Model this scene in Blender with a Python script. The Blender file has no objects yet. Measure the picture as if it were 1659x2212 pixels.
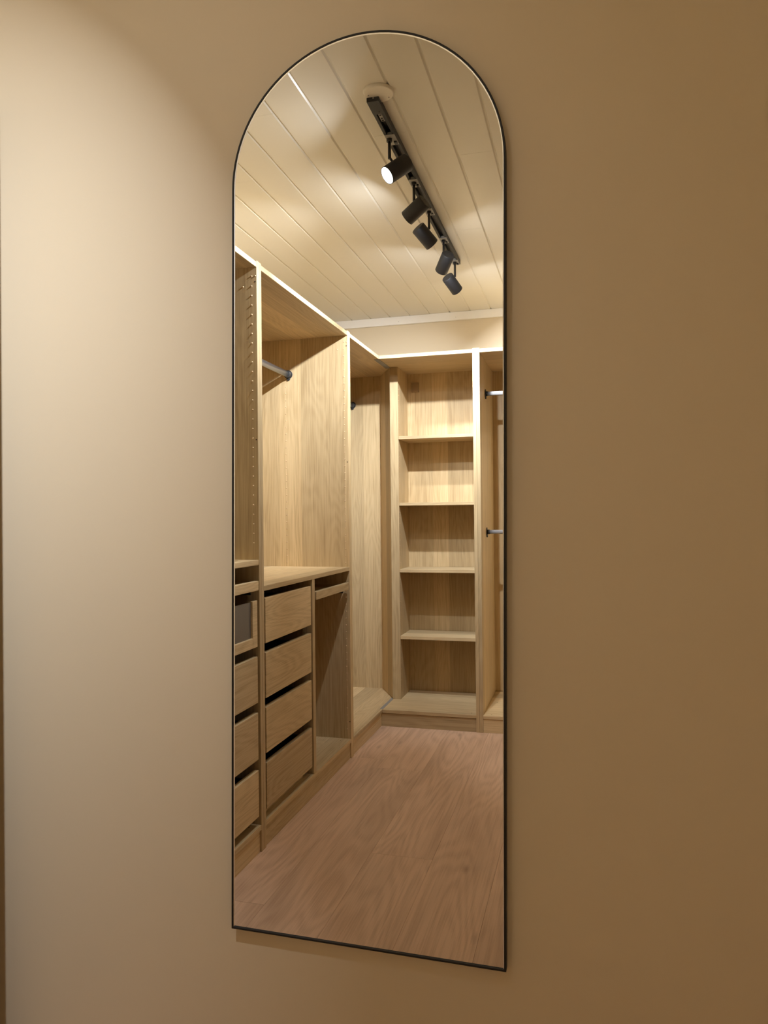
import bpy, bmesh, math, random
from mathutils import Vector, Matrix

# ---------------------------------------------------------------- camera, world, exposure
sc = bpy.context.scene
COL = sc.collection
CAM_Z, FOCAL, YAW, PITCH, ROLL = 1.1335, 1604.6, 0.26480, 0.00617, -0.01013

def camera():
    cd = bpy.data.cameras.new('camera')
    cd.sensor_fit = 'HORIZONTAL'; cd.sensor_width = 36.0
    cd.lens = FOCAL / 1659.0 * 36.0
    cd.clip_start = 0.02
    o = bpy.data.objects.new('camera', cd); COL.objects.link(o)
    cy, sy, cp, sp = math.cos(YAW), math.sin(YAW), math.cos(PITCH), math.sin(PITCH)
    f = Vector((-sy*cp, cy*cp, sp)); r = Vector((cy, sy, 0)); u = r.cross(f)
    cr, sr = math.cos(ROLL), math.sin(ROLL)
    r2 = cr*r + sr*u; u2 = -sr*r + cr*u
    m = Matrix((r2, u2, -f)).transposed().to_4x4(); m.translation = Vector((0, 0, CAM_Z))
    o.matrix_world = m
    sc.camera = o
camera()

w = bpy.data.worlds.new('world'); sc.world = w; w.use_nodes = True
w.node_tree.nodes['Background'].inputs[0].default_value = (0.02, 0.02, 0.02, 1)
w.node_tree.nodes['Background'].inputs[1].default_value = 0.2
vs = sc.view_settings
vs.view_transform = 'Standard'; vs.look = 'None'; vs.gamma = 1.0; vs.use_curve_mapping = False
vs.exposure = 0.0
sc.cycles.use_denoising = True
sc.cycles.max_bounces = 10; sc.cycles.diffuse_bounces = 6; sc.cycles.glossy_bounces = 4
sc.cycles.caustics_reflective = False; sc.cycles.caustics_refractive = False
SPOT_WATT = 8.9
SPOT_SPREAD = 94
LENS_GLOW = 370.0
SPOT_COLOR = (1.0, 1.02, 1.06)

# ---------------------------------------------------------------- measures (metres)
# Depths are measured along the view as the mirror shows them; V() folds them back into the room.
D = 1.2594                       # distance from the camera to the mirror glass
WALL_Y = 1.277                   # wall that carries the mirror
def yr(yv): return 2*D - yv
XL, YB = -1.0725, 3.8787         # front planes of the two wardrobe runs
BACKV = 4.470
ZC = 2.369
XWL, XWR = -1.672, 0.95
random.seed(7)

# ---------------------------------------------------------------- node helpers
def mat_new(name):
    m = bpy.data.materials.new(name); m.use_nodes = True
    nt = m.node_tree; b = nt.nodes['Principled BSDF']
    return m, nt, b
def N(nt, t, **kw):
    n = nt.nodes.new(t)
    for k, v in kw.items(): setattr(n, k, v)
    return n
def L(nt, a, b): nt.links.new(a, b)
def math_n(nt, op, a, b=None):
    n = N(nt, 'ShaderNodeMath', operation=op)
    for i, v in enumerate((a, b)):
        if v is None: continue
        if isinstance(v, (int, float)): n.inputs[i].default_value = v
        else: L(nt, v, n.inputs[i])
    return n.outputs[0]
def ramp(nt, fac, stops):
    n = N(nt, 'ShaderNodeValToRGB')
    e = n.color_ramp.elements
    while len(e) < len(stops): e.new(0.5)
    for i, (p, c) in enumerate(stops):
        e[i].position = p; e[i].color = (*c, 1)
    L(nt, fac, n.inputs[0]); return n.outputs[0]
def mix(nt, fac, a, b, mode='MIX'):
    n = N(nt, 'ShaderNodeMix', data_type='RGBA', blend_type=mode)
    if isinstance(fac, (int, float)): n.inputs[0].default_value = fac
    else: L(nt, fac, n.inputs[0])
    for i, v in ((6, a), (7, b)):
        if isinstance(v, tuple): n.inputs[i].default_value = (*v, 1)
        else: L(nt, v, n.inputs[i])
    return n.outputs[2]
def bump(nt, b, h, s, d=0.002):
    n = N(nt, 'ShaderNodeBump'); n.inputs['Strength'].default_value = s; n.inputs['Distance'].default_value = d
    L(nt, h, n.inputs['Height']); L(nt, n.outputs[0], b.inputs['Normal'])

def plain(name, col, rough=0.5, metal=0.0, noise=0.0):
    m, nt, b = mat_new(name)
    b.inputs['Base Color'].default_value = (*col, 1)
    b.inputs['Roughness'].default_value = rough; b.inputs['Metallic'].default_value = metal
    if noise:
        t = N(nt, 'ShaderNodeTexCoord'); n = N(nt, 'ShaderNodeTexNoise')
        n.inputs['Scale'].default_value = 90; n.inputs['Detail'].default_value = 3
        L(nt, t.outputs['Object'], n.inputs['Vector'])
        bump(nt, b, n.outputs['Fac'], noise, 0.001)
    return m

def wood(name, axis, light, dark, stave=0.105, fine=1.0, rough=0.45, cath=0.22, coat=0.0, stave_var=0.35, knots=False, spec=0.35):
    """Wood whose grain runs along the given axis of the piece."""
    m, nt, b = mat_new(name)
    t = N(nt, 'ShaderNodeTexCoord'); oi = N(nt, 'ShaderNodeObjectInfo')
    s = N(nt, 'ShaderNodeSeparateXYZ'); L(nt, t.outputs['Object'], s.inputs[0])
    o = {'x': s.outputs[0], 'y': s.outputs[1], 'z': s.outputs[2]}
    lg = o[axis]; a1, a2 = [o[k] for k in 'xyz' if k != axis]
    rnd = math_n(nt, 'MULTIPLY', oi.outputs['Random'], 37.3)
    ac = math_n(nt, 'ADD', math_n(nt, 'ADD', a1, a2), math_n(nt, 'MULTIPLY', rnd, 0.37))
    # staves
    wob = N(nt, 'ShaderNodeTexNoise'); wob.noise_dimensions = '1D'; wob.inputs['Scale'].default_value = 3.1
    L(nt, ac, wob.inputs['W'])
    sv = math_n(nt, 'FLOOR', math_n(nt, 'ADD', math_n(nt, 'DIVIDE', ac, stave), math_n(nt, 'MULTIPLY', wob.outputs['Fac'], 0.9)))
    wn = N(nt, 'ShaderNodeTexWhiteNoise', noise_dimensions='2D')
    cb = N(nt, 'ShaderNodeCombineXYZ'); L(nt, sv, cb.inputs[0]); L(nt, math_n(nt, 'FLOOR', rnd), cb.inputs[1])
    L(nt, cb.outputs[0], wn.inputs['Vector'])
    tone = wn.outputs['Value']
    # grain coordinates: stretched along the grain, shifted per stave and per piece
    lsh = math_n(nt, 'ADD', lg, math_n(nt, 'ADD', math_n(nt, 'MULTIPLY', tone, 5.0), rnd))
    def vec(sa, sl):
        c = N(nt, 'ShaderNodeCombineXYZ')
        L(nt, math_n(nt, 'MULTIPLY', ac, sa), c.inputs[0]); L(nt, math_n(nt, 'MULTIPLY', lsh, sl), c.inputs[1]); L(nt, math_n(nt, 'ADD', rnd, tone), c.inputs[2])
        return c.outputs[0]
    n1 = N(nt, 'ShaderNodeTexNoise'); n1.inputs['Scale'].default_value = 1; n1.inputs['Detail'].default_value = 5; n1.inputs['Roughness'].default_value = 0.65
    L(nt, vec(260*fine, 4.0), n1.inputs['Vector'])
    n2 = N(nt, 'ShaderNodeTexNoise'); n2.inputs['Scale'].default_value = 1; n2.inputs['Detail'].default_value = 2
    L(nt, vec(28*fine, 1.3), n2.inputs['Vector'])
    # cathedral growth rings: bands of a slowly varying field
    n3 = N(nt, 'ShaderNodeTexNoise'); n3.inputs['Scale'].default_value = 1; n3.inputs['Detail'].default_value = 1.5
    L(nt, vec(5.5, 0.9), n3.inputs['Vector'])
    ring = math_n(nt, 'SINE', math_n(nt, 'ADD', math_n(nt, 'MULTIPLY', n3.outputs['Fac'], 150*fine), math_n(nt, 'MULTIPLY', n2.outputs['Fac'], 5)))
    ring = math_n(nt, 'MULTIPLY', math_n(nt, 'ADD', ring, 1.0), 0.5)
    g = math_n(nt, 'ADD', math_n(nt, 'MULTIPLY', n1.outputs['Fac'], 0.90 - 0.3*cath),
               math_n(nt, 'ADD', math_n(nt, 'MULTIPLY', n2.outputs['Fac'], 0.20), math_n(nt, 'MULTIPLY', ring, 0.30*cath)))
    col = ramp(nt, g, [(0.33, dark), (0.49, tuple(0.45*d + 0.55*l for d, l in zip(dark, light))), (0.64, light)])
    tn = math_n(nt, 'ADD', math_n(nt, 'MULTIPLY', math_n(nt, 'SUBTRACT', tone, 0.5), stave_var), 1.0)
    vm = N(nt, 'ShaderNodeVectorMath', operation='SCALE'); L(nt, col, vm.inputs[0]); L(nt, tn, vm.inputs['Scale'])
    col = vm.outputs[0]
    if knots:
        v = N(nt, 'ShaderNodeTexVoronoi'); v.inputs['Scale'].default_value = 1; v.inputs['Randomness'].default_value = 1
        L(nt, vec(6.5, 2.4), v.inputs['Vector'])
        k = ramp(nt, v.outputs['Distance'], [(0.0, (1, 1, 1)), (0.035, (0.6, 0.6, 0.6)), (0.10, (0, 0, 0))])
        n4 = N(nt, 'ShaderNodeTexNoise'); n4.inputs['Scale'].default_value = 1; n4.inputs['Detail'].default_value = 3
        L(nt, vec(9, 1.6), n4.inputs['Vector'])
        blot = ramp(nt, n4.outputs['Fac'], [(0.42, (0, 0, 0)), (0.70, (1, 1, 1))])
        col = mix(nt, math_n(nt, 'MULTIPLY', blot, 0.35), col, tuple(0.62*c for c in dark))
        col = mix(nt, math_n(nt, 'MULTIPLY', k, 0.55), col, tuple(0.4*c for c in dark))
    L(nt, col, b.inputs['Base Color'])
    b.inputs['Roughness'].default_value = rough
    b.inputs['Specular IOR Level'].default_value = spec
    if coat:
        b.inputs['Coat Weight'].default_value = coat; b.inputs['Coat Roughness'].default_value = 0.15
    bump(nt, b, n1.outputs['Fac'], 0.12, 0.001)
    return m

OAK_L, OAK_D = (0.61, 0.475, 0.28), (0.39, 0.28, 0.145)
OAK = {a: wood('oak_grain_' + a, a, OAK_L, OAK_D) for a in 'xyz'}
OAKF = wood('oak_drawer_front', 'y', OAK_L, OAK_D, stave=0.6, cath=0.38, fine=1.4)
LAM = wood('laminate_floor', 'y', (0.74, 0.525, 0.38), (0.54, 0.365, 0.255), stave=4.0, fine=0.7, rough=0.5, cath=0.5, coat=0.10, stave_var=0.0, knots=True, spec=0.25)
M_WALL = plain('wall_paint', (0.67, 0.58, 0.43), 0.65, noise=0.05)
M_CEIL = plain('ceiling_paint', (0.73, 0.70, 0.61), 0.33)
M_WHITE = plain('white_trim_paint', (0.86, 0.85, 0.83), 0.4)
M_BLACK = plain('black_powder_coat', (0.020, 0.021, 0.024), 0.55)
M_BLACKG = plain('black_gloss', (0.012, 0.012, 0.013), 0.28)
M_FRAME = plain('black_frame_metal', (0.006, 0.0055, 0.0055), 0.5)
M_DARK = plain('dark_underlay', (0.03, 0.02, 0.014), 0.9)
M_RAIL = plain('grey_rail_metal', (0.42, 0.43, 0.45), 0.3, metal=0.9)
M_CUP = plain('dark_rail_end', (0.035, 0.037, 0.04), 0.4)
M_STRIP = plain('grey_joint_metal', (0.26, 0.255, 0.24), 0.6)
M_PLUG = plain('oak_coloured_plug', (0.66, 0.48, 0.29), 0.4)
M_HOLE = plain('dark_hole', (0.09, 0.06, 0.035), 0.8)
M_CHROME = plain('chrome', (0.50, 0.51, 0.53), 0.35, metal=0.65)
M_COVER = plain('white_plastic', (0.78, 0.74, 0.65), 0.4)
M_CONTACT = plain('grey_contact', (0.30, 0.29, 0.27), 0.45)
M_BOX = plain('dark_grey_drawer_board', (0.035, 0.033, 0.031), 0.6)
M_VENT = plain('vent_hole', (0.004, 0.004, 0.004), 0.8)
M_MIRROR = plain('silvered_glass', (0.93, 0.935, 0.925), 0.0, metal=1.0)
M_EDGE = plain('polished_glass_edge', (0.90, 0.91, 0.90), 0.32, metal=1.0)
M_BACK = plain('mirror_backing', (0.05, 0.045, 0.04), 0.7)
M_SMOKE, _nt, _b = mat_new('smoked_glass')
_b.inputs['Base Color'].default_value = (0.30, 0.27, 0.235, 1); _b.inputs['Roughness'].default_value = 0.12
_b.inputs['Transmission Weight'].default_value = 0.55; _b.inputs['IOR'].default_value = 1.3
M_LENS, _nt, _b = mat_new('lit_lens')
_b.inputs['Base Color'].default_value = (0.9, 0.9, 0.9, 1)
_b.inputs['Emission Color'].default_value = (*SPOT_COLOR, 1); _b.inputs['Emission Strength'].default_value = LENS_GLOW

# ---------------------------------------------------------------- geometry helpers
ORG = {}
def link_bm(name, bm, mat, parent=None, origin=None):
    """Link a bmesh given in room coordinates as one object (child of parent, or standing at origin)."""
    org = ORG[parent] if parent is not None else Vector(origin or (0, 0, 0))
    for v in bm.verts: v.co -= org
    bmesh.ops.recalc_face_normals(bm, faces=bm.faces)
    me = bpy.data.meshes.new(name); bm.to_mesh(me); bm.free()
    mats = mat if isinstance(mat, (list, tuple)) else [mat]
    for x in mats: me.materials.append(x)
    o = bpy.data.objects.new(name, me); COL.objects.link(o)
    if parent is not None: o.parent = parent       # a part shares its thing's origin
    else: o.location = org
    ORG[o] = org
    return o
def bm_box(bm, x0, x1, yv0, yv1, z0, z1, bev=0.0008, mi=0):
    ya, yb = sorted((yr(yv0), yr(yv1)))
    r = bmesh.ops.create_cube(bm, size=1.0)
    vs_ = r['verts']
    for v in vs_:
        v.co = Vector((x0 + (v.co.x+0.5)*(x1-x0), ya + (v.co.y+0.5)*(yb-ya), z0 + (v.co.z+0.5)*(z1-z0)))
    fs = list({f for v in vs_ for f in v.link_faces})
    for f in fs: f.material_index = mi
    if bev:
        es = list({e for v in vs_ for e in v.link_edges})
        bmesh.ops.bevel(bm, geom=es, offset=bev, segments=1, profile=0.5, affect='EDGES')
def box(name, parent, mat, x0, x1, yv0, yv1, z0, z1, bev=0.0008, origin=None):
    bm = bmesh.new(); bm_box(bm, x0, x1, yv0, yv1, z0, z1, bev)
    return link_bm(name, bm, mat, parent, origin)
def bm_cyl(bm, p, d, r, ln, seg=24, r2=None, bev=0.0, mi=0, cap=True):
    """Cylinder (or cone frustum) from p along d, in room coordinates."""
    d = Vector(d).normalized(); m = d.to_track_quat('Z', 'Y').to_matrix().to_4x4(); m.translation = Vector(p) + d*ln/2
    res = bmesh.ops.create_cone(bm, cap_ends=cap, segments=seg, radius1=r, radius2=r if r2 is None else r2, depth=ln, matrix=m)
    fs = {f for v in res['verts'] for f in v.link_faces}
    for f in fs:
        f.material_index = mi
        if len(f.verts) == 4: f.smooth = True
    if bev:
        es = [e for e in {e for v in res['verts'] for e in v.link_edges} if any(len(f.verts) > 4 for f in e.link_faces)]
        bmesh.ops.bevel(bm, geom=es, offset=bev, segments=2, profile=0.5, affect='EDGES')
    return res
def V(x, yv, z): return Vector((x, yr(yv), z))
def thing(name, loc, label, cat, group=None, rot=(0, 0, 0)):
    o = bpy.data.objects.new(name, None); COL.objects.link(o)
    o.empty_display_size = 0.05
    o.location = loc; o.rotation_euler = rot
    ORG[o] = Vector(loc)
    o['label'] = label; o['category'] = cat
    if group: o['group'] = group
    return o
def struct(o): o['kind'] = 'structure'; return o

# ---------------------------------------------------------------- room shell
Y_BACK = yr(BACKV)
def wall(name, x0, x1, y0, y1, z0, z1):
    bm = bmesh.new(); bm_box(bm, x0, x1, yr(y0), yr(y1), z0, z1, 0)
    return struct(link_bm(name, bm, M_WALL, None, ((x0+x1)/2, (y0+y1)/2, 0)))
TH = 0.12
wall('wall_front', XWL-TH, XWR+TH, WALL_Y, WALL_Y+TH, 0, ZC)
wall('wall_back', XWL-TH, XWR+TH, Y_BACK-TH, Y_BACK, 0, ZC)
wall('wall_left', XWL-TH, XWL, Y_BACK, WALL_Y, 0, ZC)
wall('wall_right', XWR, XWR+TH, Y_BACK, WALL_Y, 0, ZC)

bm = bmesh.new(); bm_box(bm, XWL-TH, XWR+TH, yr(WALL_Y+TH), yr(Y_BACK-TH), -0.06, -0.009, 0)
floor = struct(link_bm('floor', bm, M_DARK, None, (0, 0, 0)))
bm = bmesh.new(); bm_box(bm, XWL-TH, XWR+TH, yr(WALL_Y+TH), yr(Y_BACK-TH), ZC+0.0045, ZC+0.06, 0)
ceiling = struct(link_bm('ceiling', bm, M_CEIL, None, (0, 0, ZC)))

def runs(a, b, joints):
    pts = [a] + sorted(joints) + [b]
    return list(zip(pts[:-1], pts[1:]))
# ceiling boards, bevelled along both long edges, butt joints at the ends
GP, G0 = 0.1245, -0.5325
CJ = {-1: [2.52], 0: [3.184], 1: [2.318], 2: [3.839], 3: [2.966], 4: [2.10], 5: [3.366], 6: [2.497], 7: [4.018], 8: [2.93], -2: [3.6], -3: [2.2], -4: [3.1], -5: [2.8], -6: [1.9]}
yv_a, yv_b = 2*D - WALL_Y, BACKV
for k in range(-12, 10):
    xb = G0 - GP*k + GP; xa = xb - GP       # board between grooves
    xa, xb = xa + 0.0055, xb - 0.0055
    xa, xb = max(xa, XWL), min(xb, XWR)
    if xb - xa < 0.01: continue
    for (a, b) in runs(yv_a, yv_b, CJ.get(k, [2.4 + 0.37*(k % 4)])):
        a, b = a + 0.0004, b - 0.0004
        bm = bmesh.new()
        c = 0.0040; z = ZC
        prof = [(xa, z), (xa - c if xa > XWL+0.01 else xa, z + c), (xa - c if xa > XWL+0.01 else xa, z+0.0055), (xb + c if xb < XWR-0.01 else xb, z+0.0055), (xb + c if xb < XWR-0.01 else xb, z + c), (xb, z)]
        va = [bm.verts.new((x, yr(a), zz)) for x, zz in prof]; vb = [bm.verts.new((x, yr(b), zz)) for x, zz in prof]
        n = len(prof)
        for i in range(n): bm.faces.new((va[i], va[(i+1) % n], vb[(i+1) % n], vb[i]))
        bm.faces.new(va); bm.faces.new(vb[::-1])
        link_bm('ceiling_board', bm, M_CEIL, ceiling)
# floor planks
FP, F0 = 0.2105, -0.5
FJ = {0: [2.41, 3.9], 1: [3.235, 1.50], 2: [2.012, 3.35], -1: [1.65, 3.06 + 1.0], -2: [2.75], -3: [2.1, 3.6], 3: [2.9], 4: [2.3, 3.9], -4: [2.6], -5: [3.1]}
rp = random.Random(3)
for k in range(-7, 7):
    xb = F0 - FP*k; xa = xb - FP
    xa, xb = max(xa, XWL), min(xb, XWR)
    if xb - xa < 0.02: continue
    for (a, b) in runs(yv_a, yv_b, FJ.get(k, [2.7])):
        bm = bmesh.new(); bm_box(bm, xa+0.0002, xb-0.0002, a+0.0002, b-0.0002, -0.008, 0.0, 0.0007)
        link_bm('floor_plank', bm, LAM, floor)
# white cornice along the far wall
bm = bmesh.new(); bm_box(bm, XWL, XWR, BACKV-0.02, BACKV, ZC-0.0495, ZC, 0.0015)
trim = struct(link_bm('trim_1', bm, M_WHITE, None, (0, Y_BACK, ZC-0.05)))
for x in (-1.10, -0.744, -0.30):
    bm = bmesh.new(); bm_cyl(bm, V(x, BACKV-0.0198, ZC-0.032), (0, 1, 0), 0.0018, 0.0008, 8)
    link_bm('nail_head', bm, M_CONTACT, trim)

# ---------------------------------------------------------------- arched mirror
MX0, MX1, MZ0, MZ1 = -0.6334, -0.1284, 0.3704, 1.9928
def arch(ins, n=48):
    """Arch outline (x, z) about the mirror's foot centre, inset by ins."""
    hw = (MX1-MX0)/2; H = MZ1-MZ0; r = hw - ins
    pts = [(-r, ins), (r, ins)]
    for i in range(n+1):
        t = math.pi*i/n; pts.append((r*math.cos(t), H - hw + r*math.sin(t)))
    return pts
MC = Vector(((MX0+MX1)/2, D, (MZ0+MZ1)/2)); MROT = 0.0105
up = Vector((math.sin(MROT), 0, math.cos(MROT)))
mirror = thing('arched_mirror', MC - up*(MZ1-MZ0)/2, 'tall narrow arched wall mirror in a thin black frame on the tan wall', 'mirror', rot=(0, MROT, 0))
def mirror_part(name, mat, rings, close_first=False, close_last=False, skip_foot=False):
    """Skin a stack of arch outlines (inset, y offset) given in the mirror's own frame."""
    bm = bmesh.new(); R = []
    for ins, dy in rings: R.append([bm.verts.new((x, dy, z)) for x, z in arch(ins)])
    n = len(R[0])
    for a, b in zip(R[:-1], R[1:]):
        for i in range(n):
            if i == 0 and skip_foot: continue          # no polished edge along the foot
            bm.faces.new((a[i], a[(i+1) % n], b[(i+1) % n], b[i]))
    if close_first: bm.faces.new(R[0])
    if close_last: bm.faces.new(R[-1])
    bmesh.ops.recalc_face_normals(bm, faces=bm.faces)
    me = bpy.data.meshes.new(name); bm.to_mesh(me); bm.free(); me.materials.append(mat)
    o = bpy.data.objects.new(name, me); COL.objects.link(o); o.parent = mirror
    return o
mirror_part('frame', M_FRAME, [(0.0, 0.0155), (0.0, -0.0018), (0.0006, -0.0025), (0.0032, -0.0025), (0.0036, -0.002), (0.0036, 0.0155), (0.0, 0.0155)])
mirror_part('mirror_glass', M_MIRROR, [(0.0054, 0.0), (0.0037, 0.0002)], close_first=True)
mirror_part('polished_edge', M_EDGE, [(0.0054, 0.0), (0.0036, -0.0008), (0.0036, 0.004)], skip_foot=True)
mirror_part('backing', M_BACK, [(0.0036, 0.006), (0.0036, 0.015)], True, True)

# ---------------------------------------------------------------- wardrobes
T = 0.018
ZTOP, ZB0, ZB1 = 2.012, 0.074, 0.092
DEPTH = 0.58
XB = XL - DEPTH                                  # back of the left run
rail_z = 1.8205
def plugs(parent, pts, nrm, name='shelf_pin_plugs', r=0.0034, h=0.0017, mat=M_PLUG):
    bm = bmesh.new()
    for p in pts: bm_cyl(bm, Vector(p) - Vector(nrm)*0.0003, nrm, r, h, 8, r2=r*0.45)
    o = link_bm(name, bm, mat, parent); o['kind'] = 'stuff'; return o
def holes(parent, pts, nrm, r=0.0028, name='screw_hole'):
    for p in pts:
        bm = bmesh.new(); bm_cyl(bm, Vector(p) - Vector(nrm)*0.0004, nrm, r, 0.0007, 10)
        link_bm(name, bm, M_HOLE, parent)
def rail(parent, name, p0, p1, mat=M_RAIL, flange_r=0.021, cup=0.020, half=0.0150):
    """Oval clothes rail between two points with a dark cup at each end."""
    p0, p1 = Vector(p0), Vector(p1); d = (p1-p0).normalized()
    side = d.cross(Vector((0, 0, 1)))
    bm = bmesh.new(); ring = []
    for p in (p0, p1):
        ring.append([bm.verts.new(p + side*0.0085*math.cos(t) + Vector((0, 0, 1))*half*math.sin(t)) for t in [2*math.pi*i/20 for i in range(20)]])
    for i in range(20):
        f = bm.faces.new((ring[0][i], ring[0][(i+1) % 20], ring[1][(i+1) % 20], ring[1][i])); f.smooth = True
    bm.faces.new(ring[0]); bm.faces.new(ring[1])
    r = link_bm(name, bm, mat, parent)
    for p, s in ((p0, 1), (p1, -1)):
        bm = bmesh.new()
        bm_cyl(bm, p, d*s, flange_r, 0.004, 20, bev=0.001)
        bm_cyl(bm, p + d*s*0.004, d*s, half+0.0025, cup, 20, r2=half+0.0015)
        bm_cyl(bm, p + Vector((0, 0, -0.020)), d*s, 0.009, 0.006, 14)
        bm_cyl(bm, p + Vector((0, 0, -0.021)) + d*s*0.005, d*s, 0.0028, 0.002, 8)
        b = link_bm('rail_bracket', bm, M_CUP, parent)
        b.parent = r
    return r
def child(o, parent):
    o.parent = parent; return o

def carcass(root, y0, y1):
    """Side panels, top, bottom, plinth and back of a wardrobe in the left run, y0..y1."""
    box('side_panel', root, OAK['z'], XB, XL, y0, y0+T, 0, ZTOP)
    box('side_panel', root, OAK['z'], XB, XL, y1-T, y1, 0, ZTOP)
    box('top_panel', root, OAK['y'], XB, XL-0.0005, y0+T, y1-T, 1.9885, 2.0072)
    box('bottom_panel', root, OAK['y'], XB+0.004, XL-0.0005, y0+T, y1-T, ZB0, ZB1)
    box('plinth', root, OAK['y'], XL-0.022, XL-0.006, y0+T, y1-T, 0.0, ZB0-0.001)
    box('back_panel', root, OAK['z'], XB, XB+0.004, y0+T, y1-T, ZB1, 1.9885, bev=0)
FX = XL - 0.003                                   # face of the drawer fronts
def drawer(root, y0, y1, z0, z1, glass=False):
    if not glass:
        fr = box('drawer', root, OAKF, FX-T, FX, y0, y1, z0, z1, bev=0.0012)
    else:
        bm = bmesh.new()
        bm_box(bm, FX-T, FX, y0, y0+0.037, z0, z1, 0.001)
        bm_box(bm, FX-T, FX, y1-0.037, y1, z0, z1, 0.001)
        bm_box(bm, FX-T, FX, y0+0.037, y1-0.037, z0, z0+0.034, 0.001)
        fr = link_bm('drawer', bm, OAK['y'], root); fr['label'] = 'drawer with a smoked glass front'
        child(box('glass_pane', root, M_SMOKE, FX-0.012, FX-0.007, y0+0.0365, y1-0.0365, z0+0.0335, z1-0.002, bev=0), fr)
    bm = bmesh.new(); xb = XL - 0.54; h = z0 + 0.018
    ht = z1 - 0.030
    bm_box(bm, xb, FX-T, y0+0.006, y0+0.018, z0+0.010, ht, 0)
    bm_box(bm, xb, FX-T, y1-0.018, y1-0.006, z0+0.010, ht, 0)
    bm_box(bm, xb, xb+0.012, y0+0.018, y1-0.018, z0+0.010, ht, 0)
    bm_box(bm, xb+0.012, FX-T, y0+0.018, y1-0.018, z0+0.012, h, 0)
    child(link_bm('drawer_box', bm, M_BOX, root), fr)
    return fr
def tray(root, y0, y1, z0, z1):
    FX = XL + 0.003
    fr = box('pull_out_tray', root, OAKF, FX-T, FX, y0, y1, z0, z1, bev=0.0012)
    bm = bmesh.new(); xb = XL - 0.54
    bm_box(bm, xb, FX-T, y0+0.008, y0+0.020, z0+0.004, z1-0.006, 0)
    bm_box(bm, xb, FX-T, y1-0.020, y1-0.008, z0+0.004, z1-0.006, 0)
    bm_box(bm, xb, xb+0.012, y0+0.02, y1-0.02, z0+0.004, z1-0.006, 0)
    bm_box(bm, xb+0.012, FX-T, y0+0.02, y1-0.02, z0+0.004, z0+0.012, 0)
    child(link_bm('tray_bed', bm, OAK['x'], root), fr)
    for ya, yb in ((y1-0.008, y1-0.001), (y0+0.001, y0+0.008)):
        child(box('tray_runner', root, M_CUP, xb+0.02, FX-T-0.01, ya, yb, z0-0.016, z0+0.004, bev=0), fr)
    return fr
def panel_plugs(root, yface, z_lo, z_hi):
    fr = [V(-1.092, yface, 1.925-0.0325*i) for i in range(60) if z_lo < 1.925-0.0325*i < z_hi]
    re = [V(-1.388, yface, 1.925-0.0325*i) for i in range(60) if z_lo < 1.925-0.0325*i < z_hi]
    return fr + re

# --- first wardrobe, nearest the mirror wall: glass-front drawer
U1A, U1B = 1.411, 2.3455
u1 = thing('open_wardrobe', V((XL+XB)/2, (U1A+U1B)/2, 0), 'doorless oak wardrobe with a smoked glass drawer above three plain drawers, nearest the mirror', 'wardrobe', 'doorless oak wardrobes')
carcass(u1, U1A, U1B)
i0, i1 = U1A+T, U1B-T
f0, f1 = i0+0.018, 2.316
for z0, z1 in ((0.508, 0.664), (0.316, 0.475), (0.124, 0.281)): drawer(u1, f0, f1, z0, z1)
drawer(u1, f0, f1, 0.697, 0.854, glass=True)
tray(u1, f0, f1, 0.888, 0.920)
bm = bmesh.new()                                    # framed glass shelf
bm_box(bm, XL-0.045, XL-0.001, i0, i1-0.001, 0.973, 0.991, 0.001)
bm_box(bm, XL-0.54, XL-0.045, i0, i0+0.045, 0.973, 0.991, 0.001)
bm_box(bm, XL-0.54, XL-0.045, i1-0.046, i1-0.001, 0.973, 0.991, 0.001)
bm_box(bm, XL-0.58+0.005, XL-0.54, i0, i1-0.001, 0.973, 0.991, 0.001)
gs = link_bm('glass_shelf', bm, OAK['y'], u1); gs['label'] = 'oak framed glass shelf above the drawers'
child(box('glass_pane', u1, M_SMOKE, XL-0.54, XL-0.045, i0+0.045, i1-0.046, 0.980, 0.985, bev=0), gs)
plugs(u1, panel_plugs(u1, i1, 1.02, 1.94) + [V(-1.0915, i1, 1.959), V(-1.078, i1, 1.959), V(-1.1235, i1, 1.925)], (0, 1, 0))
holes(u1, [V(-1.079, i1, 1.939), V(-1.079, i1, 1.40)], (0, 1, 0))
holes(u1, [V(-1.105, i1-0.03, ZB1)], (0, 0, 1), name='peg_hole')

# --- second wardrobe: shelf, divider, four drawers, tray
U2A, U2B = 2.3465, 3.3465
u2 = thing('open_wardrobe', V((XL+XB)/2, (U2A+U2B)/2, 0), 'doorless oak wardrobe with four stacked drawers and a tall clothes space above a shelf', 'wardrobe', 'doorless oak wardrobes')
carcass(u2, U2A, U2B)
j0, j1 = U2A+T, U2B-T
box('shelf', u2, OAK['y'], XB+0.005, XL-0.001, j0, j1, 0.881, 0.8985)
box('divider', u2, OAK['z'], XL-0.54, XL-0.002, 2.8375, 2.8655, ZB1+0.001, 0.8805)
for z0, z1 in ((0.698, 0.855), (0.508, 0.6655), (0.318, 0.476), (0.125, 0.284)): drawer(u2, 2.381, 2.823, z0, z1)
box('drawer_stop', u2, OAK['y'], XL-0.05, XL-0.032, 2.385, 2.79, ZB1, 0.112)
tray(u2, 2.872, 3.304, 0.794, 0.8275)
plugs(u2, panel_plugs(u2, j1, 0.91, 1.94) + panel_plugs(u2, j1, 0.12, 0.87) + [V(-1.0915, j1, 1.959), V(-1.078, j1, 1.959), V(-1.1235, j1, 1.925)], (0, 1, 0))
holes(u2, [V(-1.079, j1, 1.9395), V(-1.079, j1, 1.392), V(-1.079, j1, 0.172)], (0, 1, 0))
holes(u2, [V(-1.115, j1-0.035, ZB1)], (0, 0, 1), name='peg_hole')
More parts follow.
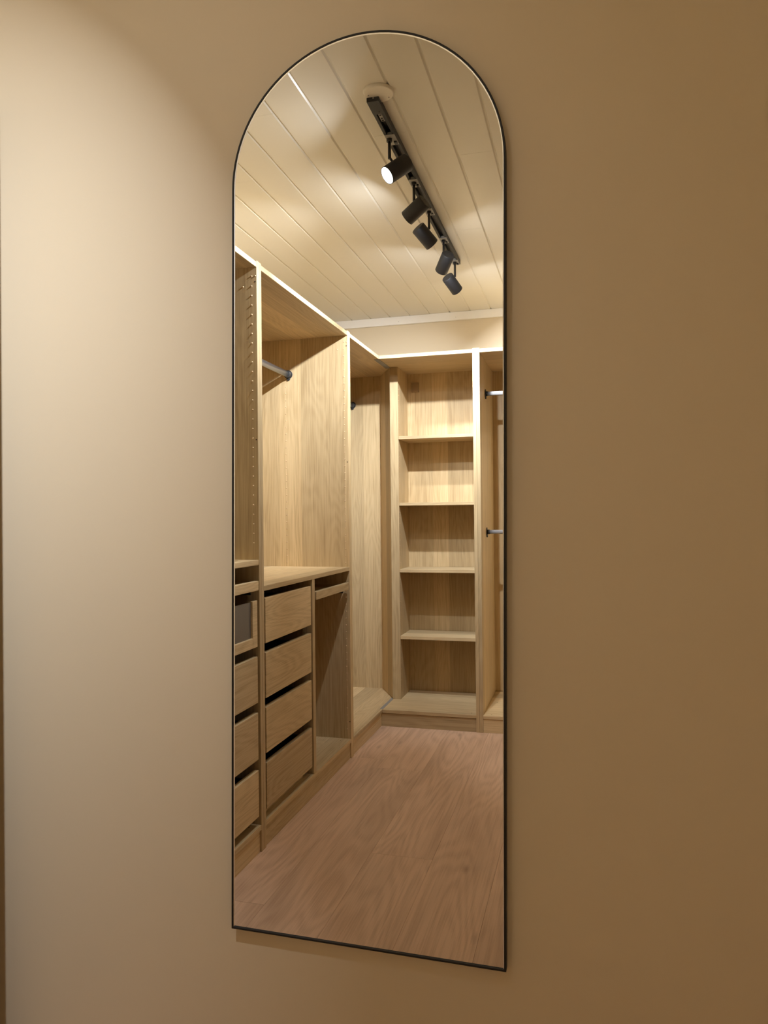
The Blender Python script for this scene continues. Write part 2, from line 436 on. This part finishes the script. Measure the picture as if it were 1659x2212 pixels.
rail(u2, 'clothes_rail', V(-1.372, j1, rail_z), V(-1.372, j0, rail_z))

# --- corner wardrobe: hanging space in the left run, four shelves in the back run
cw = thing('corner_wardrobe', V(-1.1, 3.86, 0), 'L-shaped oak corner wardrobe with four open shelves and a hanging bay', 'wardrobe')
CA = 3.3475; BKV = 4.358; XS = -0.5636                # side, back panel plane, right end
c0 = CA + T
box('side_panel', cw, OAK['z'], XB, XL, CA, c0, 0, ZTOP)
box('side_panel', cw, OAK['z'], XS, XS+0.0182, YB, BKV+0.03, 0, ZTOP)
box('side_panel', cw, OAK['z'], XB, XB+0.018, c0, BKV, ZB1, 1.9885)
box('back_panel', cw, OAK['z'], XB, XS, BKV, BKV+0.012, ZB0-0.002, 1.9885, bev=0)
box('top_panel', cw, OAK['y'], XB, XL-0.0005, c0, BKV+0.012, 1.9885, 2.0072)
box('top_panel', cw, OAK['x'], XL+0.0005, XS, YB, BKV+0.012, 1.9885, 2.0072)
box('bottom_panel', cw, OAK['y'], XB, XL-0.0178, c0, BKV, ZB0-0.002, ZB1-0.002)
box('bottom_panel', cw, OAK['x'], XL+0.0005, XS, YB+0.0005, BKV, ZB0-0.002, ZB1-0.002)
box('bottom_edge', cw, OAK['y'], XL-0.0178, XL-0.0005, c0, YB+0.008, ZB0-0.002, ZB1-0.002)
box('plinth', cw, OAK['y'], XL-0.022, XL-0.006, c0, YB+0.019, 0.0, ZB0-0.003)
box('plinth', cw, OAK['x'], XL-0.006, XS, YB+0.005, YB+0.021, 0.0, ZB0-0.004)
sj = box('joint_strip', cw, M_STRIP, XL-0.0178, XL+0.0003, YB+0.008, 4.14, ZB0-0.002, ZB1-0.0022, bev=0); sj['label'] = 'grey metal joint strip in the floor panel'
sj = box('joint_strip', cw, M_STRIP, XL-0.030, XL+0.0003, YB+0.004, 4.14, 1.9872, 1.9886, bev=0); sj['label'] = 'grey metal joint strip under the top panel'
SF, SR = 4.118, -1.028                               # shelf insert: front plane and inner face
box('shelf_support', cw, OAK['z'], -1.0757, SR, SF, BKV, ZB1-0.002, 1.9885)
bm = bmesh.new()                                     # slanted panel beside the hanging bay
q = [(-1.0757, 4.124), (-1.1985, BKV), (-1.0757, BKV)]
va = [bm.verts.new(V(x, y, ZB1-0.002)) for x, y in q]; vb = [bm.verts.new(V(x, y, 1.9885)) for x, y in q]
for i in range(3): bm.faces.new((va[i], va[(i+1) % 3], vb[(i+1) % 3], vb[i]))
bm.faces.new(va); bm.faces.new(vb)
link_bm('slanted_panel', bm, OAK['z'], cw)
for z0, z1 in ((1.5745, 1.5915), (1.1945, 1.2115), (0.8135, 0.8315), (0.4325, 0.4515)):
    box('shelf', cw, OAK['x'], SR+0.0005, XS-0.0005, SF+0.004, BKV-0.001, z0, z1)
plugs(cw, [V(SR, SF+0.020, 1.925-0.032*i) for i in range(57)], (1, 0, 0), r=0.0028, h=0.0015)
b = box('bracket_cover', cw, plain('brown_bracket', (0.33, 0.23, 0.125), 0.6), -1.001, -0.957, BKV-0.012, BKV, 1.878, 1.936); b['label'] = 'small square bracket cover high in the shelf back'
rail(cw, 'clothes_rail', V(-1.375, BKV, 1.820), V(-1.375, c0, 1.820))
holes(cw, [V(-0.592, YB+0.035, ZB1-0.002)], (0, 0, 1), name='peg_hole')

# --- back-run wardrobe with two rails
RA, RB = -0.5450, 0.4550
RD = YB + 0.565
u3 = thing('open_wardrobe', V((RA+RB)/2, YB+0.29, 0), 'doorless oak wardrobe with two chrome rails one above the other, beside the shelves', 'wardrobe', 'doorless oak wardrobes')
box('side_panel', u3, OAK['z'], RA, RA+0.0184, YB, RD, 0, ZTOP)
box('side_panel', u3, OAK['z'], RB-0.0184, RB, YB, RD, 0, ZTOP)
box('top_panel', u3, OAK['x'], RA+0.0184, RB-0.0184, YB+0.0005, RD, 1.9885, 2.0072)
box('bottom_panel', u3, OAK['x'], RA+0.0184, RB-0.0184, YB+0.0005, RD-0.004, ZB0-0.002, ZB1-0.002)
box('plinth', u3, OAK['x'], RA+0.0184, RB-0.0184, YB+0.004, YB+0.020, 0, ZB0-0.003)
box('back_panel', u3, OAK['z'], RA+0.0184, RB-0.0184, RD-0.004, RD, ZB1, 1.9885, bev=0)
for z in (1.805, 1.043):
    rail(u3, 'clothes_rail', V(RA+0.0184, 4.10, z), V(RB-0.0184, 4.10, z), mat=M_CHROME, flange_r=0.025, cup=0.013, half=0.0112)
holes(u3, [V(-0.487, YB+0.03, ZB1-0.002), V(-0.487, YB+0.29, ZB1-0.002)], (0, 0, 1), name='peg_hole')

# ---------------------------------------------------------------- track and spotlights
CS = (ZC - CAM_Z) / (2.3575 - CAM_Z)
def S(x, yv, z): return Vector((x*CS, yr(yv*CS), CAM_Z + (z-CAM_Z)*CS))
TX0, TX1 = -0.600*CS, -0.5645*CS
TYA, TYB = 2.066*CS, 3.522*CS
TZ = ZC - 0.0205
tr = thing('ceiling_track', Vector(((TX0+TX1)/2, yr((TYA+TYB)/2), ZC)), 'long black lighting track screwed along the white boarded ceiling', 'light track')
tc = (TX0+TX1)/2
bm = bmesh.new()
bm_box(bm, TX0, TX0+0.0095, TYA+0.062, TYB, TZ, ZC, 0.0008)
bm_box(bm, TX1-0.0095, TX1, TYA+0.062, TYB, TZ, ZC, 0.0008)
bm_box(bm, TX0+0.0095, TX1-0.0095, TYA+0.062, TYB, ZC-0.004, ZC, 0)
link_bm('track_rail', bm, M_BLACK, tr)
fe = box('power_feed', tr, M_BLACK, TX0-0.0004, TX1+0.0004, TYA, TYA+0.072, TZ-0.0006, ZC, bev=0.001); fe['label'] = 'black power feed block at the end of the track'
bm = bmesh.new(); bm_cyl(bm, Vector((tc+0.004, yr(TYA+0.058), TZ-0.0002)), (0, 0, -1), 0.0025, 0.0008, 8); child(link_bm('screw', bm, M_VENT, tr), fe)
bm = bmesh.new(); bm_cyl(bm, Vector((tc+0.002, yr(TYA), TZ+0.010)), (0, 1, 0), 0.0025, 0.0008, 8); child(link_bm('screw', bm, M_CONTACT, tr), fe)
ct = box('contact_plate', tr, M_CONTACT, tc-0.006, tc+0.006, TYA+0.072, TYA+0.122, TZ+0.004, TZ+0.008)
for d in (0.085, 0.103, 0.115):
    bm = bmesh.new(); bm_cyl(bm, Vector((tc, yr(TYA+d), TZ+0.0045)), (0, 0, -1), 0.0032, 0.001, 8); child(link_bm('screw_hole', bm, M_VENT, tr), ct)
box('end_cap', tr, M_BLACKG, TX0, TX1, TYB, TYB+0.004, TZ, ZC)

SPOTS = [  # stem foot, stem bottom z, body centre, beam direction (depth as mirrored), label
    ((-0.5883, 2.2803), 2.2758, (-0.5654, 2.2868, 2.2382), (-0.65, -0.47, -0.61), 'black cylinder spotlight whose glowing lens faces the mirror'),
    ((-0.5821, 2.6030), 2.2707, (-0.5762, 2.6048, 2.2354), (-0.8258, 0.2964, -0.4799), 'black cylinder spotlight next to the one with the glowing lens, tilted left'),
    ((-0.5817, 2.8668), 2.2690, (-0.5976, 2.8627, 2.2366), (0.5298, 0.5698, -0.6282), 'black cylinder spotlight in the middle of the track, tilted right'),
    ((-0.5822, 3.1837), 2.2744, (-0.5783, 3.1850, 2.2348), (-0.4879, 0.6501, -0.5825), 'black cylinder spotlight second from the far track end, tilted left'),
    ((-0.5831, 3.4763), 2.2697, (-0.5955, 3.4731, 2.2311), (0.4089, 0.7085, -0.5751), 'dark grey looking spotlight at the far end of the track'),
]
BR, BL = 0.0285, 0.089
for (sx, sy), sz, bc, bd, label in SPOTS:
    foot = S(sx, sy, 2.3375); foot.z = TZ
    bot = S(sx, sy, sz); ctr = S(*bc)
    d = Vector((bd[0], -bd[1], bd[2])).normalized()
    sp = thing('spotlight', Vector((foot.x, foot.y, TZ)), label, 'spotlight', 'spotlights on the ceiling track')
    yv0 = sy*CS - 0.024
    bm = bmesh.new(); bm_box(bm, TX0+0.0015, TX1-0.0015, yv0, yv0+0.066, TZ-0.0035, TZ-0.0002, 0.0008)
    bm_box(bm, TX0+0.0105, TX1-0.0105, yv0+0.002, yv0+0.064, TZ-0.0002, TZ+0.008, 0)
    ad = link_bm('track_adapter', bm, M_CONTACT, sp)
    bm = bmesh.new(); bm_cyl(bm, Vector((foot.x, foot.y, TZ-0.003)), (0, 0, -1), 0.0095, 0.010, 16, bev=0.001)
    bm_box(bm, tc+0.004, tc+0.014, yv0+0.040, yv0+0.056, TZ-0.0085, TZ-0.003, 0.001)
    child(link_bm('swivel', bm, M_BLACKG, sp), ad)
    bm = bmesh.new(); bm_cyl(bm, Vector((foot.x, foot.y, TZ-0.008)), (0, 0, -1), 0.0052, TZ-0.008-bot.z+0.006, 14, bev=0.001)
    bm_cyl(bm, Vector((foot.x, foot.y, bot.z)), (ctr-Vector((foot.x, foot.y, bot.z))), 0.0042, 0.016, 10)
    link_bm('stem', bm, M_BLACKG, sp)
    # lamp head: a can with a recessed lens in front and a vented back
    m = d.to_track_quat('Z', 'Y').to_matrix().to_4x4(); m.translation = ctr
    bm = bmesh.new(); seg = 36
    prof = [(0.0, -BL/2), (BR-0.003, -BL/2), (BR-0.0009, -BL/2+0.0009), (BR, -BL/2+0.003), (BR, BL/2-0.001), (BR-0.0006, BL/2), (BR-0.0018, BL/2), (BR-0.0024, BL/2-0.001), (BR-0.0028, BL/2-0.009), (0.0, BL/2-0.010)]
    rings = []
    for r_, z_ in prof:
        if r_ == 0: rings.append([bm.verts.new(m @ Vector((0, 0, z_)))])
        else: rings.append([bm.verts.new(m @ Vector((r_*math.cos(2*math.pi*i/seg), r_*math.sin(2*math.pi*i/seg), z_))) for i in range(seg)])
    for a, b_ in zip(rings[:-1], rings[1:]):
        for i in range(seg):
            k = (i+1) % seg
            if len(a) == 1: f = bm.faces.new((a[0], b_[i], b_[k]))
            elif len(b_) == 1: f = bm.faces.new((a[i], a[k], b_[0]))
            else: f = bm.faces.new((a[i], a[k], b_[k], b_[i])); f.smooth = True
    head = link_bm('lamp_head', bm, M_BLACK, sp)
    bm = bmesh.new()
    for r_, n_, ph in ((0.0165, 8, 0.2), (0.007, 3, 0.0)):
        for i in range(n_):
            if r_ > 0.01 and i in (2, 6): continue
            t = 2*math.pi*i/n_ + ph
            bm_cyl(bm, m @ Vector((r_*math.cos(t), r_*math.sin(t), -BL/2-0.0003)), d, 0.0014, 0.0006, 8)
    child(link_bm('vent_holes', bm, M_VENT, sp), head)
    bm = bmesh.new(); bm_cyl(bm, m @ Vector((0, 0, BL/2-0.0085)), d, BR-0.0032, 0.002, 32)
    child(link_bm('lens', bm, M_LENS, sp), head)
    ld = bpy.data.lights.new('lamp_light', 'AREA'); ld.energy = SPOT_WATT; ld.color = SPOT_COLOR
    ld.shape = 'DISK'; ld.size = 0.026; ld.spread = math.radians(SPOT_SPREAD)
    lo = bpy.data.objects.new('lamp_light', ld); COL.objects.link(lo)
    lm = (-d).to_track_quat('Z', 'Y').to_matrix().to_4x4(); lm.translation = ctr + d*(BL/2+0.001)
    lm.translation -= ORG[sp]; lo.parent = head; lo.matrix_basis = lm

# white round junction cover under the near end of the track
jc = S(-0.5615, 2.058, 2.3575)
jb = thing('junction_cover', Vector((jc.x, jc.y, ZC)), 'white round ceiling junction cover at the near end of the black track', 'ceiling cover')
bm = bmesh.new(); bm_cyl(bm, Vector((jc.x, jc.y, ZC+0.001)), (0, 0, -1), 0.047, 0.0085, 40, r2=0.043, bev=0.002)
link_bm('cover', bm, M_COVER, jb)
for dx, dy in ((-0.030, -0.003), (0.025, 0.022)):
    bm = bmesh.new(); bm_cyl(bm, Vector((jc.x+dx, jc.y-dy, ZC-0.0073)), (0, 0, -1), 0.0025, 0.0008, 8)
    link_bm('screw', bm, M_CONTACT, jb)
